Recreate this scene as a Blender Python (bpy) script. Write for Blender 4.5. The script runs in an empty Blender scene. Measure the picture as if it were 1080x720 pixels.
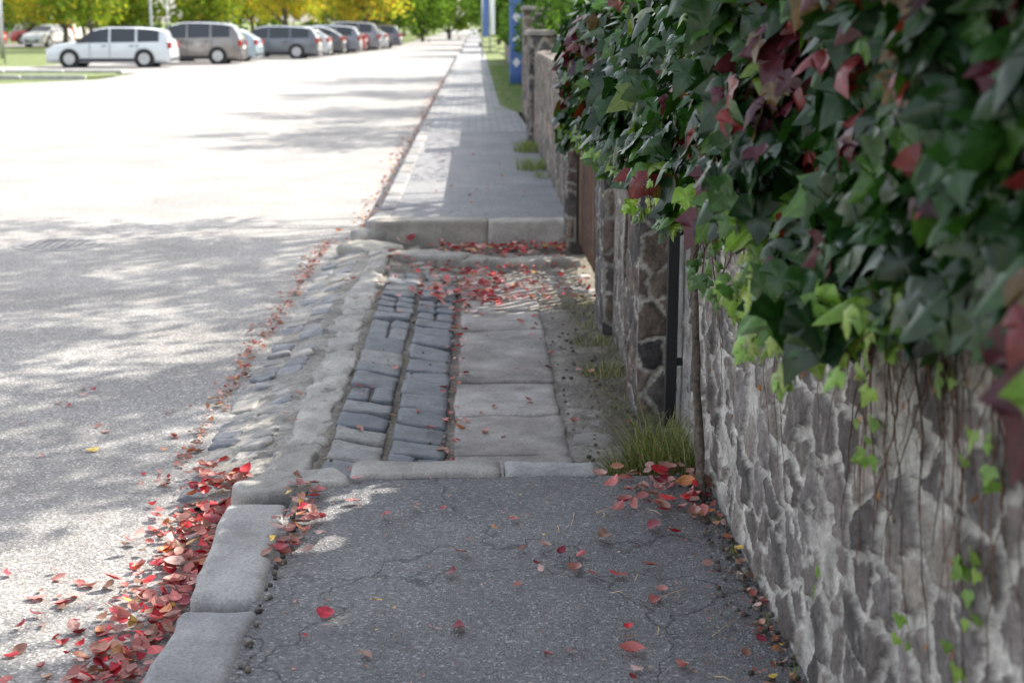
import bpy, math, random
import numpy as np
from mathutils import Vector, Matrix
random.seed(7); R=np.random.RandomState(11)
scene=bpy.context.scene

# ---------------------------------------------------------------- numpy noise
def _h(xi,yi,s):
    xi=xi.astype(np.int64); yi=yi.astype(np.int64)
    h=(xi*374761393+yi*668265263+int(s)*1442695041)&0xffffffff
    h=((h^(h>>13))*1274126177)&0xffffffff
    h=((h^(h>>16))*2246822519)&0xffffffff
    return ((h^(h>>15))&0xffffffff)/4294967295.0
def vn(x,y,s=0):
    x=np.asarray(x,float); y=np.asarray(y,float)
    xi=np.floor(x); yi=np.floor(y); fx=x-xi; fy=y-yi
    fx=fx*fx*(3-2*fx); fy=fy*fy*(3-2*fy)
    a=_h(xi,yi,s);b=_h(xi+1,yi,s);c=_h(xi,yi+1,s);d=_h(xi+1,yi+1,s)
    return (a*(1-fx)+b*fx)*(1-fy)+(c*(1-fx)+d*fx)*fy
def fbm(x,y,s=0,o=4):
    t=0;a=.5;n=0
    for i in range(o):
        t=t+a*vn(x*2**i,y*2**i,s+i*17); n+=a; a*=.5
    return t/n
def sst(a,b,x):
    t=np.clip((x-a)/(b-a),0,1); return t*t*(3-2*t)
def voro(x,y,s=0,j=.85):
    xi=np.floor(x);yi=np.floor(y)
    F1=np.full(x.shape,1e9);F2=F1.copy()
    P1=np.zeros(x.shape+(2,));P2=P1.copy();I=np.zeros(x.shape)
    for dx in(-2,-1,0,1,2):
        for dy in(-2,-1,0,1,2):
            cx=xi+dx;cy=yi+dy
            px=cx+.5+(_h(cx,cy,s)-.5)*j;py=cy+.5+(_h(cx,cy,s+5)-.5)*j
            d=(px-x)**2+(py-y)**2
            c1=d<F1; c2=(~c1)&(d<F2)
            F2=np.where(c1,F1,np.where(c2,d,F2))
            P2=np.where(c1[...,None],P1,np.where(c2[...,None],np.stack([px,py],-1),P2))
            P1=np.where(c1[...,None],np.stack([px,py],-1),P1)
            I=np.where(c1,_h(cx,cy,s+9),I)
            F1=np.where(c1,d,F1)
    L=np.sqrt(((P1-P2)**2).sum(-1))+1e-6
    return (F2-F1)/(2*L), I

# ---------------------------------------------------------------- mesh builder
class MB:
    def __init__(s): s.v=[];s.f=[];s.m=[];s.c=[];s.uv=[];s.n=0
    def add(s,v,f,mat=0,col=(1,1,1),uv=None):
        v=np.asarray(v,float).reshape(-1,3)
        s.v.append(v)
        if isinstance(f,np.ndarray): s.f+= (f+s.n).tolist(); k=len(f)
        else:
            n=s.n; s.f+=[[i+n for i in q] for q in f]; k=len(f)
        s.m+=[mat]*k
        c=np.asarray(col,float)
        if c.ndim==1: c=np.tile(c,(len(v),1))
        s.c.append(c[:,:3])
        s.uv.append(np.zeros((len(v),2)) if uv is None else uv)
        s.n+=len(v)
    def build(s,name,mats,smooth=True,parent=None,loc=None,sharp=None):
        me=bpy.data.meshes.new(name)
        V=np.concatenate(s.v)
        me.from_pydata(V.tolist(),[],s.f)
        for m in mats: me.materials.append(m)
        me.polygons.foreach_set('material_index',s.m)
        me.polygons.foreach_set('use_smooth',[smooth]*len(s.f))
        C=np.concatenate(s.c); C=np.concatenate([C,np.ones((len(C),1))],1)
        a=me.color_attributes.new('Col','FLOAT_COLOR','POINT'); a.data.foreach_set('color',C.ravel())
        U=np.concatenate(s.uv)
        if U.any():
            b=me.attributes.new('luv','FLOAT2','POINT'); b.data.foreach_set('vector',U.ravel())
        if sharp is not None:
            try: me.set_sharp_from_angle(angle=math.radians(sharp))
            except Exception: pass
        me.update()
        o=bpy.data.objects.new(name,me); scene.collection.objects.link(o)
        if loc is not None: o.location=loc
        if parent is not None: o.parent=parent
        return o
def box(mb,x0,x1,y0,y1,z0,z1,mat=0,col=(1,1,1)):
    v=[(x0,y0,z0),(x1,y0,z0),(x1,y1,z0),(x0,y1,z0),(x0,y0,z1),(x1,y0,z1),(x1,y1,z1),(x0,y1,z1)]
    f=[[0,3,2,1],[4,5,6,7],[0,1,5,4],[1,2,6,5],[2,3,7,6],[3,0,4,7]]
    mb.add(v,f,mat,col)
def tube(mb,pts,rad,n=8,mat=0,col=(1,1,1)):
    pts=[Vector(p) for p in pts]; V=[];F=[]
    for i,p in enumerate(pts):
        a=pts[max(i-1,0)];b=pts[min(i+1,len(pts)-1)]
        d=(b-a).normalized()
        u=d.orthogonal().normalized() if abs(d.z)<.9 else Vector((1,0,0)).cross(d).normalized()
        if abs(d.z)<.9: u=Vector((0,0,1)).cross(d).normalized()
        w=d.cross(u)
        for k in range(n):
            t=2*math.pi*k/n
            V.append(tuple(p+(u*math.cos(t)+w*math.sin(t))*rad[i]))
    for i in range(len(pts)-1):
        for k in range(n):
            F.append([i*n+k,i*n+(k+1)%n,(i+1)*n+(k+1)%n,(i+1)*n+k])
    F.append(list(range(n))[::-1]); F.append([(len(pts)-1)*n+k for k in range(n)])
    mb.add(V,F,mat,col)
import bmesh
def _tmpl(c):
    bm=bmesh.new(); bmesh.ops.create_cube(bm,size=2)
    bmesh.ops.subdivide_edges(bm,edges=bm.edges[:],cuts=c,use_grid_fill=True)
    V=np.array([v.co[:] for v in bm.verts]);bm.verts.index_update()
    F=np.array([[v.index for v in f.verts] for f in bm.faces]);bm.free();return V,F
T1=_tmpl(1);T4=_tmpl(5);T9=_tmpl(11)
def rock(mb,c,half,r=.02,rot=0,tilt=(0,0),seed=0,rough=.005,freq=9,col=(1,1,1),mat=0,T=T4,skew=0):
    V,F=T; half=np.array(half,float)
    P=np.sign(V)*(np.abs(V)**.6)*half
    inner=np.maximum(half-r,1e-4)
    Q=np.clip(P,-inner,inner); D=P-Q
    L=np.linalg.norm(D,axis=1,keepdims=True)
    P=Q+np.where(L>1e-6,D/np.maximum(L,1e-6)*r,0)*np.minimum(1,L/(r*.35+1e-6)).clip(0,1)
    n=np.stack([fbm(P[:,1]*freq+seed*3.1,P[:,2]*freq+P[:,0]*freq*.7,seed,3),
                fbm(P[:,0]*freq+seed*1.7,P[:,2]*freq+P[:,1]*freq*.6,seed+3,3),
                fbm(P[:,0]*freq+seed*2.3,P[:,1]*freq,seed+6,3)],1)-.5
    P=P+n*2*rough
    P[:,1]+=P[:,0]*skew
    P[:,2]+=P[:,0]*tilt[0]+P[:,1]*tilt[1]
    cs,sn=math.cos(rot),math.sin(rot)
    X=P[:,0]*cs-P[:,1]*sn;Y=P[:,0]*sn+P[:,1]*cs
    P=np.stack([X,Y,P[:,2]],1)+np.array(c)
    mb.add(P,F,mat,col)

# ---------------------------------------------------------------- materials
def newmat(name):
    m=bpy.data.materials.new(name);m.use_nodes=True
    nt=m.node_tree; b=nt.nodes['Principled BSDF']; return m,nt,b
def N(nt,t,**k):
    n=nt.nodes.new(t)
    for a,v in k.items(): setattr(n,a,v)
    return n
def noise(nt,vec,scale,detail=3,rough=.55,dist=0):
    n=N(nt,'ShaderNodeTexNoise');n.inputs['Scale'].default_value=scale;n.inputs['Detail'].default_value=detail
    n.inputs['Roughness'].default_value=rough;n.inputs['Distortion'].default_value=dist
    nt.links.new(vec,n.inputs['Vector']);return n.outputs['Fac']
def ramp(nt,fac,stops):
    n=N(nt,'ShaderNodeValToRGB');e=n.color_ramp.elements
    while len(e)<len(stops): e.new(.5)
    for i,(p,c) in enumerate(stops):
        e[i].position=p; e[i].color=(c,c,c,1) if not hasattr(c,'__len__') else (*c,1)
    nt.links.new(fac,n.inputs['Fac']);return n.outputs['Color']
def mixrgb(nt,fac,a,b,bt='MIX'):
    n=N(nt,'ShaderNodeMixRGB',blend_type=bt)
    for i,v in enumerate((fac,a,b)):
        s=n.inputs[i]
        if isinstance(v,bpy.types.NodeSocket): nt.links.new(v,s)
        elif i==0: s.default_value=v
        elif isinstance(v,(int,float)): s.default_value=(v,v,v,1)
        else: s.default_value=(*v,1)
    return n.outputs[0]
def bump(nt,b,h,strength=.5,dist=.01):
    n=N(nt,'ShaderNodeBump');n.inputs['Strength'].default_value=strength;n.inputs['Distance'].default_value=dist
    nt.links.new(h,n.inputs['Height'])
    nt.links.new(n.outputs[0],b.inputs['Normal']);return n.outputs[0]
def objc(nt): return N(nt,'ShaderNodeNewGeometry').outputs['Position']
def math_(nt,op,a,b=None):
    n=N(nt,'ShaderNodeMath',operation=op)
    for i,v in enumerate((a,b)):
        if v is None: continue
        if isinstance(v,bpy.types.NodeSocket): nt.links.new(v,n.inputs[i])
        else: n.inputs[i].default_value=v
    return n.outputs[0]

def asphalt(name,c0,c1,crack=0.,spk=160,crackscale=1.1,bs=.6,cw=.006):
    m,nt,b=newmat(name);p=objc(nt)
    base=mixrgb(nt,ramp(nt,noise(nt,p,.9,5,.66),[(.36,0),(.64,1)]),c0,c1)
    v=N(nt,'ShaderNodeTexVoronoi');v.inputs['Scale'].default_value=spk;nt.links.new(p,v.inputs['Vector'])
    sep=N(nt,'ShaderNodeSeparateColor');nt.links.new(v.outputs['Color'],sep.inputs[0])
    sp=ramp(nt,sep.outputs[0],[(0,.5),(.5,.95),(.88,1.12),(1,2.2)])
    base=mixrgb(nt,.9,base,sp,'MULTIPLY')
    hgt=v.outputs['Distance']
    if crack>0:
        wn=N(nt,'ShaderNodeTexNoise');wn.inputs['Scale'].default_value=4.5;wn.inputs['Detail'].default_value=4;nt.links.new(p,wn.inputs['Vector'])
        ad=N(nt,'ShaderNodeVectorMath',operation='MULTIPLY_ADD');nt.links.new(wn.outputs['Color'],ad.inputs[0]);ad.inputs[1].default_value=(.5,.5,0);nt.links.new(p,ad.inputs[2])
        fl=N(nt,'ShaderNodeVectorMath',operation='MULTIPLY');nt.links.new(ad.outputs[0],fl.inputs[0]);fl.inputs[1].default_value=(1,1,0)
        e=N(nt,'ShaderNodeTexVoronoi',feature='DISTANCE_TO_EDGE');e.inputs['Scale'].default_value=crackscale;nt.links.new(fl.outputs[0],e.inputs['Vector'])
        ck=ramp(nt,e.outputs['Distance'],[(0,.2),(cw*.35,.4),(cw,1)])
        base=mixrgb(nt,crack,base,ck,'MULTIPLY')
        hgt=math_(nt,'ADD',hgt,math_(nt,'MULTIPLY',ck,1.5*crack))
    nt.links.new(base,b.inputs['Base Color']);b.inputs['Roughness'].default_value=.8;b.inputs['Specular IOR Level'].default_value=.35
    bump(nt,b,hgt,bs,.005);return m
def attrmat(name,rough=.8,fine=60,fs=(.7,1.3),bstr=.6,bdist=.004,spec=.3,big=8,bg=(.70,1.22)):
    m,nt,b=newmat(name);p=objc(nt)
    a=N(nt,'ShaderNodeAttribute',attribute_name='Col')
    f=noise(nt,p,fine,5,.72)
    c=mixrgb(nt,1,a.outputs['Color'],ramp(nt,f,[(.3,fs[0]),(.7,fs[1])]),'MULTIPLY')
    c=mixrgb(nt,1,c,ramp(nt,noise(nt,p,big,4,.68),[(.32,bg[0]),(.68,bg[1])]),'MULTIPLY')
    nt.links.new(c,b.inputs['Base Color']);b.inputs['Roughness'].default_value=rough;b.inputs['Specular IOR Level'].default_value=spec
    bump(nt,b,f,bstr,bdist*2);return m
def leafmat(name,rough=.4,trans=.3,vein=True,spec=.5,back=None,tcol=(1.3,1.5,.5)):
    m,nt,b=newmat(name)
    a=N(nt,'ShaderNodeAttribute',attribute_name='Col');c=a.outputs['Color']
    if vein:
        p=objc(nt)
        c=mixrgb(nt,1,c,ramp(nt,noise(nt,p,60,2,.6),[(.3,.7),(.7,1.3)]),'MULTIPLY')
        u=N(nt,'ShaderNodeAttribute',attribute_name='luv')
        s=N(nt,'ShaderNodeSeparateXYZ');nt.links.new(u.outputs['Vector'],s.inputs[0])
        ax=math_(nt,'ABSOLUTE',s.outputs[0])
        m1=ramp(nt,ax,[(0,1),(.014,.8),(.028,0)])
        t=math_(nt,'SUBTRACT',s.outputs[1],math_(nt,'MULTIPLY',ax,.75))
        fr=math_(nt,'FRACT',math_(nt,'MULTIPLY',t,6.5))
        m2=ramp(nt,math_(nt,'ABSOLUTE',math_(nt,'SUBTRACT',fr,.5)),[(0,.5),(.08,0)])
        mm=mixrgb(nt,1,m1,m2,'LIGHTEN')
        c=mixrgb(nt,mixrgb(nt,1,mm,(.45,.45,.45),'MULTIPLY'),c,mixrgb(nt,1,c,(2.2,2.0,1.8),'MULTIPLY'))
        bump(nt,b,mm,-.3,.002)
    if back:
        g=N(nt,'ShaderNodeNewGeometry')
        c=mixrgb(nt,math_(nt,'MULTIPLY',g.outputs['Backfacing'],.6),c,back)
    tr=N(nt,'ShaderNodeBsdfTranslucent');nt.links.new(mixrgb(nt,1,c,tcol,'MULTIPLY'),tr.inputs[0])
    mx=N(nt,'ShaderNodeMixShader');mx.inputs[0].default_value=trans
    if vein or back:
        nt.links.new(c,b.inputs['Base Color']);b.inputs['Roughness'].default_value=rough;b.inputs['Specular IOR Level'].default_value=spec
        nt.links.new(b.outputs[0],mx.inputs[1])
    else:
        d=N(nt,'ShaderNodeBsdfDiffuse');nt.links.new(c,d.inputs[0]);nt.links.new(d.outputs[0],mx.inputs[1])
    nt.links.new(tr.outputs[0],mx.inputs[2])
    nt.links.new(mx.outputs[0],nt.nodes['Material Output'].inputs[0]);return m
def plain(name,col,rough=.5,metal=0,spec=.5,var=.12,coat=0):
    m,nt,b=newmat(name);p=objc(nt)
    c=mixrgb(nt,1,col,ramp(nt,noise(nt,p,7,2),[(.3,1-var),(.7,1+var)]),'MULTIPLY')
    nt.links.new(c,b.inputs['Base Color']);b.inputs['Roughness'].default_value=rough;b.inputs['Metallic'].default_value=metal
    b.inputs['Specular IOR Level'].default_value=spec;b.inputs['Coat Weight'].default_value=coat
    return m
def grassmat(name,c0,c1):
    m,nt,b=newmat(name);p=objc(nt)
    c=mixrgb(nt,noise(nt,p,.8,4,.7),c0,c1)
    f=noise(nt,p,30,3,.7)
    c=mixrgb(nt,1,c,ramp(nt,f,[(.3,.55),(.7,1.4)]),'MULTIPLY')
    nt.links.new(c,b.inputs['Base Color']);b.inputs['Roughness'].default_value=.9
    bump(nt,b,f,1,.03);return m

M_road=asphalt('road_asphalt',(.255,.242,.232),(.335,.322,.31),.25,130,.5,.5,.004)
M_walk=asphalt('sidewalk_asphalt',(.155,.152,.158),(.24,.235,.235),.6,150,1.15,.9,.008)
M_walk2=asphalt('far_sidewalk_asphalt',(.20,.202,.215),(.27,.27,.28),.3,150,.9,.6)
M_stone=attrmat('stone_masonry',.85,70,(.58,1.42),.8,.005)
M_kerb=attrmat('kerb_granite',.8,110,(.66,1.34),.7,.004,.3,5)
M_sett=attrmat('cobble_stone',.6,60,(.7,1.3),.6,.004,.4,12)
M_slab=attrmat('concrete_slab',.85,90,(.72,1.28),.5,.003,.3,3.5,(.55,1.3))
M_dirt=attrmat('dirt_mortar',.95,50,(.6,1.4),1,.01,.1,6)
M_ivy=leafmat('ivy_leaf',.30,.2,True,.42,tcol=(1.7,2.0,.5))
M_fall=leafmat('fallen_leaf',.45,.15,True,.4,back=(.45,.24,.20),tcol=(1.5,1,.8))
M_tree=leafmat('tree_leaf',.5,.30,False,.4,tcol=(1.5,1.6,.5))
M_bark=attrmat('bark',.9,40,(.5,1.5),1,.02,.2,5)
M_grassb=leafmat('grass_blade',.5,.3,False,.3,tcol=(1.2,1.3,.6))
M_grass=grassmat('grass_ground',(.09,.13,.035),(.17,.21,.06))

# ---------------------------------------------------------------- world / sun / cam
EL=math.radians(40); AZ=math.atan2(.75,.66)
w=bpy.data.worlds.new('World');scene.world=w;w.use_nodes=True
nt=w.node_tree;bg=nt.nodes['Background'];sk=nt.nodes.new('ShaderNodeTexSky');sk.sky_type='NISHITA'
sk.sun_disc=False;sk.sun_elevation=EL;sk.sun_rotation=AZ;sk.air_density=1;sk.dust_density=2.5;sk.ozone_density=.3
hs=nt.nodes.new('ShaderNodeHueSaturation');hs.inputs['Saturation'].default_value=.42
nt.links.new(sk.outputs[0],hs.inputs['Color']);nt.links.new(hs.outputs[0],bg.inputs[0]);bg.inputs[1].default_value=.42
sd=bpy.data.lights.new('sun','SUN');sd.energy=10;sd.angle=math.radians(.53);sd.color=(1,.935,.83)
so=bpy.data.objects.new('sun',sd);scene.collection.objects.link(so)
ts=Vector((math.sin(AZ)*math.cos(EL),math.cos(AZ)*math.cos(EL),math.sin(EL)))
so.rotation_euler=ts.to_track_quat('Z','Y').to_euler();so.location=(10,6,15)
cd=bpy.data.cameras.new('camera');co=bpy.data.objects.new('camera',cd);scene.collection.objects.link(co)
co.location=(0,0,1.6);co.rotation_euler=(math.radians(90-12.7),0,math.radians(-1.45))
cd.lens=50;cd.sensor_width=36;cd.clip_end=2500;cd.clip_start=.05
cd.dof.use_dof=True;cd.dof.focus_distance=4.7;cd.dof.aperture_fstop=3.8
scene.camera=co
scene.view_settings.view_transform='Standard';scene.view_settings.look='None';scene.view_settings.exposure=0

# ---------------------------------------------------------------- ground sheets
def sheet(name,poly,z,mat):
    mb=MB();n=len(poly)
    mb.add([(x,y,z) for x,y in poly],[list(range(n))])
    return mb.build(name,[mat],smooth=False)
sheet('ground',[(-1200,-800),(1200,-800),(1200,1600),(-1200,1600)],-.175,M_grass)
sheet('road',[(-15.5,-30),(-.80,-30),(-.80,300),(-4.2,300),(-5.5,110),(-17,110),(-17,57),(-60,57),(-60,53.5),(-11.5,53.5),(-11.5,44),(-15.5,38)],-.15,M_road)
sheet('grass_verge',[(-60,45),(-12.2,45),(-11.6,47),(-12.2,49.5),(-60,49.5)],-.13,M_grass)
sheet('parking_lane',[(-70,49.5),(-11.5,49.5),(-11.5,53.5),(-70,53.5)],-.146,M_road)
sheet('garden_lawn',[(1.15,-20),(40,-20),(40,90),(1.15,90)],-.05,M_grass)

def prof(x):
    return np.interp(x,[-1.16,-.86,-.62,-.12,.9],[-.16,-.085,-.075,-.125,-.12])
def prof2(x,y): return prof(x)-.035*sst(8.5,10.2,y)*sst(-.95,-.5,x)
def grid(name,x0,x1,y0,y1,res,zf,mat,cf=None):
    nx=int((x1-x0)/res)+2;ny=int((y1-y0)/res)+2
    X,Y=np.meshgrid(np.linspace(x0,x1,nx),np.linspace(y0,y1,ny));Z=zf(X,Y)
    V=np.stack([X,Y,Z],-1).reshape(-1,3);i=np.arange((ny-1)*nx).reshape(ny-1,nx)[:,:-1].ravel()
    F=np.stack([i,i+1,i+nx+1,i+nx],1);mb=MB()
    mb.add(V,F,0,(1,1,1) if cf is None else cf(X,Y,Z).reshape(-1,3));return mb.build(name,[mat])
grid('sidewalk',-.64,.86,-3,4.9,.03,lambda X,Y:-.004+.014*(fbm(X*1.7,Y*1.7,3)-.5)+.005*(fbm(X*12,Y*12,8)-.5),M_walk)
def bedcol(X,Y,Z):
    n=fbm(X*5,Y*5,21)[...,None];d=np.array([.24,.21,.18]);l=np.array([.42,.395,.36]);g=np.array([.21,.19,.15])
    c=d*(1-n)+l*n
    k=sst(.40,.62,X)[...,None]; c=c*(1-k)+(g*(.6+.8*n))*k
    k2=(1-sst(-.66,-.6,X))[...,None]*.85; c=c*(1-k2)+(np.array([.42,.40,.37])*(.55+.75*n))*k2
    k3=(sst(-.64,-.6,X)*(1-sst(-.13,-.08,X)))[...,None]*.6; c=c*(1-k3)+np.array([.19,.17,.14])*k3
    return c
grid('driveway_bed',-1.17,.95,4.95,11.25,.016,lambda X,Y:prof2(X,Y)-.004+.022*(fbm(X*7,Y*7,5)-.5)+.012*(fbm(X*40,Y*40,6,2)-.5)-.010*sst(-.66,-.6,X)*(1-sst(-.1,0,X)),M_dirt,bedcol)
grid('far_sidewalk',-.70,.80,11.3,20.5,.1,lambda X,Y:.046+.012*(fbm(X*1.3,Y*1.3,13)-.5),M_walk2)

mP,nt,b=newmat('concrete_pavers');p=objc(nt)
br=N(nt,'ShaderNodeTexBrick');br.inputs['Scale'].default_value=2.2;br.inputs['Mortar Size'].default_value=.018
br.inputs['Color1'].default_value=(.25,.255,.27,1);br.inputs['Color2'].default_value=(.30,.30,.31,1);br.inputs['Mortar'].default_value=(.13,.13,.12,1)
nt.links.new(p,br.inputs['Vector']);cc=mixrgb(nt,1,br.outputs['Color'],ramp(nt,noise(nt,p,3,3),[(.3,.8),(.7,1.15)]),'MULTIPLY')
nt.links.new(cc,b.inputs['Base Color']);b.inputs['Roughness'].default_value=.8
sheet('pavement',[(-.70,20.5),(.80,20.5),(.72,25),(.46,27),(.46,300),(-.70,300)],.048,mP)
sheet('grass_strip',[(.72,25),(.46,27),(.46,120),(1.2,120),(1.2,25)],.044,M_grass)

# ---------------------------------------------------------------- kerbs
KC=[(.32,.315,.32),(.36,.35,.34),(.30,.30,.31),(.38,.365,.35)]
mb=MB()
ys=[(-1.5,-.4),(-.38,.75),(.77,1.9),(1.93,2.97),(2.99,3.72),(3.76,4.62)]
for i,(a,c) in enumerate(ys):
    rock(mb,(-.725+random.uniform(-.014,.014),(a+c)/2,-.10),(.105,(c-a)/2-.012,.112+random.uniform(-.004,.004)),.03,rot=random.uniform(-.03,.03),seed=i,rough=.015,freq=8,col=KC[i%4],T=T9)
rock(mb,(-.66,4.83,-.105),(.20,.10,.115),.03,rot=.38,seed=31,rough=.015,col=(.36,.345,.32),T=T9)
rock(mb,(-.19,4.975,-.10),(.275,.085,.112),.018,rot=.02,seed=33,rough=.012,col=(.34,.325,.30),T=T9)
rock(mb,(.265,4.975,-.10),(.17,.08,.108),.018,rot=-.01,seed=34,rough=.012,col=(.38,.37,.36),T=T9)
mb.build('stone_kerb',[M_kerb])
mb=MB()
y=11.95;i=0
while y<70:
    L=1.0 if y<40 else 3.0
    g=random.uniform(.72,.92)
    rock(mb,(-.745,y+L/2,-.06),(.075,L/2-.008,.115),.02,seed=50+i,rough=.006,freq=4,col=tuple(g*v for v in KC[i%4]),rot=random.uniform(-.006,.006));y+=L;i+=1
rock(mb,(-.77,11.62,-.07),(.085,.34,.115),.025,rot=-.1,seed=90,rough=.008,col=KC[1])
mb.build('stone_kerb',[M_kerb])
mb=MB()
rock(mb,(-.37,11.28,-.085),(.46,.11,.145),.02,rot=.02,seed=71,rough=.014,col=(.36,.33,.29),T=T9)
rock(mb,(.42,11.26,-.085),(.325,.11,.143),.02,rot=-.01,seed=72,rough=.012,col=(.42,.39,.35),T=T9)
rock(mb,(-.85,11.25,-.12),(.12,.14,.10),.04,rot=.5,seed=73,rough=.02,col=(.36,.34,.31))
mb.build('step_kerb',[M_kerb])
mb=MB()
rock(mb,(-.80,10.7,-.13),(.22,.16,.085),.04,rot=-.55,seed=74,rough=.025,col=(.36,.34,.30),T=T9)
rock(mb,(-.35,10.42,-.150),(.30,.12,.08),.03,rot=-.3,seed=75,rough=.025,col=(.34,.32,.29),T=T9)
rock(mb,(.22,10.3,-.165),(.34,.11,.07),.03,rot=-.02,seed=76,rough=.025,col=(.34,.315,.28),T=T9)
rock(mb,(.62,10.35,-.17),(.14,.10,.07),.03,rot=.1,seed=77,rough=.02,col=(.28,.26,.23))
mb.build('worn_kerb',[M_kerb])

# ---------------------------------------------------------------- setts
mb=MB()
sc=[(.12,.13,.15),(.145,.152,.168),(.10,.112,.135),(.17,.172,.18),(.13,.14,.155),(.22,.215,.205)]
k=0
for ci,(cx,hwid) in enumerate(((-.49,.108),(-.245,.110))):
    y=5.14+ci*.08
    while y<9.9-ci*.05:
        small=y>7.6
        L=random.uniform(.20,.29) if not small else random.uniform(.15,.24)
        if random.random()>.02+max(0,(y-9)*.4):
            parts=[(cx,hwid)] if random.random()>(.35 if small else .12) else [(cx-hwid/2-.001,hwid/2-.002),(cx+hwid/2+.001,hwid/2-.002)]
            for (px,ph) in parts:
                rock(mb,(px+random.uniform(-.004,.004),y+L/2,prof2(px,y)-.045+random.uniform(-.005,.006)),(ph,L/2-.005,.05),.012,rot=random.uniform(-.04,.04),tilt=(-.10+random.uniform(-.05,.05),random.uniform(-.04,.04)),
                 seed=100+k,rough=.011,freq=11,col=random.choice(sc),skew=-.22,T=T4)
        k+=1;y+=L+random.uniform(0,.012)
for ci,cx in enumerate((-1.06,-.925)):
    y=5.05+ci*.07
    while y<10.6:
        L=random.uniform(.12,.20)
        if random.random()>.12:
            x=cx+random.uniform(-.015,.015);g=random.uniform(.85,1.2)
            c0=random.choice([(.19,.192,.205),(.24,.232,.225),(.16,.165,.185),(.32,.30,.275)])
            rock(mb,(x,y+L/2,prof(x)-.040+random.uniform(-.010,.006)),(.064,L/2-.008,.045),.018,rot=random.uniform(-.15,.15),tilt=(.24+random.uniform(-.06,.06),random.uniform(-.08,.08)),
                 seed=300+k,rough=.014,freq=12,col=tuple(v*g for v in c0),skew=-.2)
        k+=1;y+=L
mb.build('cobblestone_strip',[M_sett])
mb=MB()
y=5.06;i=0
while y<10.5:
    L=random.uniform(.3,.7);L=min(L,10.55-y)
    rock(mb,(-.715+random.uniform(-.015,.015),y+L/2,-.128+random.uniform(-.008,.008)),(.085+random.uniform(-.01,.01),L/2-.001,.058),.022,rot=random.uniform(-.04,.04),tilt=(.04+random.uniform(-.05,.05),random.uniform(-.02,.02)),seed=500+i,rough=.028,freq=14,col=random.choice([(.38,.365,.34),(.33,.315,.29),(.42,.40,.37)]),T=T9)
    y+=L;i+=1
mb.build('concrete_edging',[M_kerb])
mb=MB();y=5.10;i=0
for L in (.42,.60,.58,.60,.60,.55,.52,.50):
    xc=.14+random.uniform(-.008,.008)
    rock(mb,(xc,y+L/2,float(prof2(xc,y+L/2))-.029+random.uniform(-.006,.006)),(.235,L/2-.004,.04),.012,rot=random.uniform(-.018,.018),tilt=(random.uniform(-.022,.022),random.uniform(-.016,.016)),
         seed=600+i,rough=.011,freq=8,col=random.choice([(.29,.268,.25),(.34,.315,.295),(.26,.245,.232)]),T=T9);y+=L;i+=1
y=5.3
while y<6.5:
    L=random.uniform(.14,.26)
    rock(mb,(.475+random.uniform(-.02,.02),y+L/2,-.170),(.085,L/2-.006,.045),.015,rot=random.uniform(-.2,.2),seed=700+i,rough=.016,col=random.choice([(.29,.27,.24),(.24,.225,.205)]));y+=L;i+=1
for q in range(110):
    yy=random.uniform(8.9,11.1);xx=random.uniform(-.55,.75)
    s=random.uniform(.02,.07);rock(mb,(xx,yy,float(prof2(xx,yy))-.02),(s,s*random.uniform(.6,1.2),.025),.015,rot=random.uniform(0,3),seed=800+q,rough=.01,col=random.choice([(.32,.3,.27),(.26,.24,.22),(.38,.36,.33)]))
mb.build('concrete_paving_slabs',[M_slab])

mb=MB()
def disc(mb,c,r,z0,z1,n=48,mat=0,col=(1,1,1)):
    V=[(c[0]+r*math.cos(2*math.pi*i/n),c[1]+r*math.sin(2*math.pi*i/n),z) for z in(z0,z1) for i in range(n)]
    F=[[i,(i+1)%n,n+(i+1)%n,n+i] for i in range(n)]+[[n+i for i in range(n)]];mb.add(V,F,mat,col)
disc(mb,(-3.35,11.4),.36,-.16,-.146,col=(.33,.32,.31));disc(mb,(-3.35,11.4),.29,-.15,-.142,col=(.25,.245,.25))
for i in range(-4,5):
    for j in range(-4,5):
        if i*i+j*j<15: box(mb,-3.35+i*.062-.02,-3.35+i*.062+.02,11.4+j*.062-.02,11.4+j*.062+.02,-.143,-.138,col=(.23,.23,.235))
mb.build('manhole_cover',[M_kerb],smooth=False)

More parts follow.
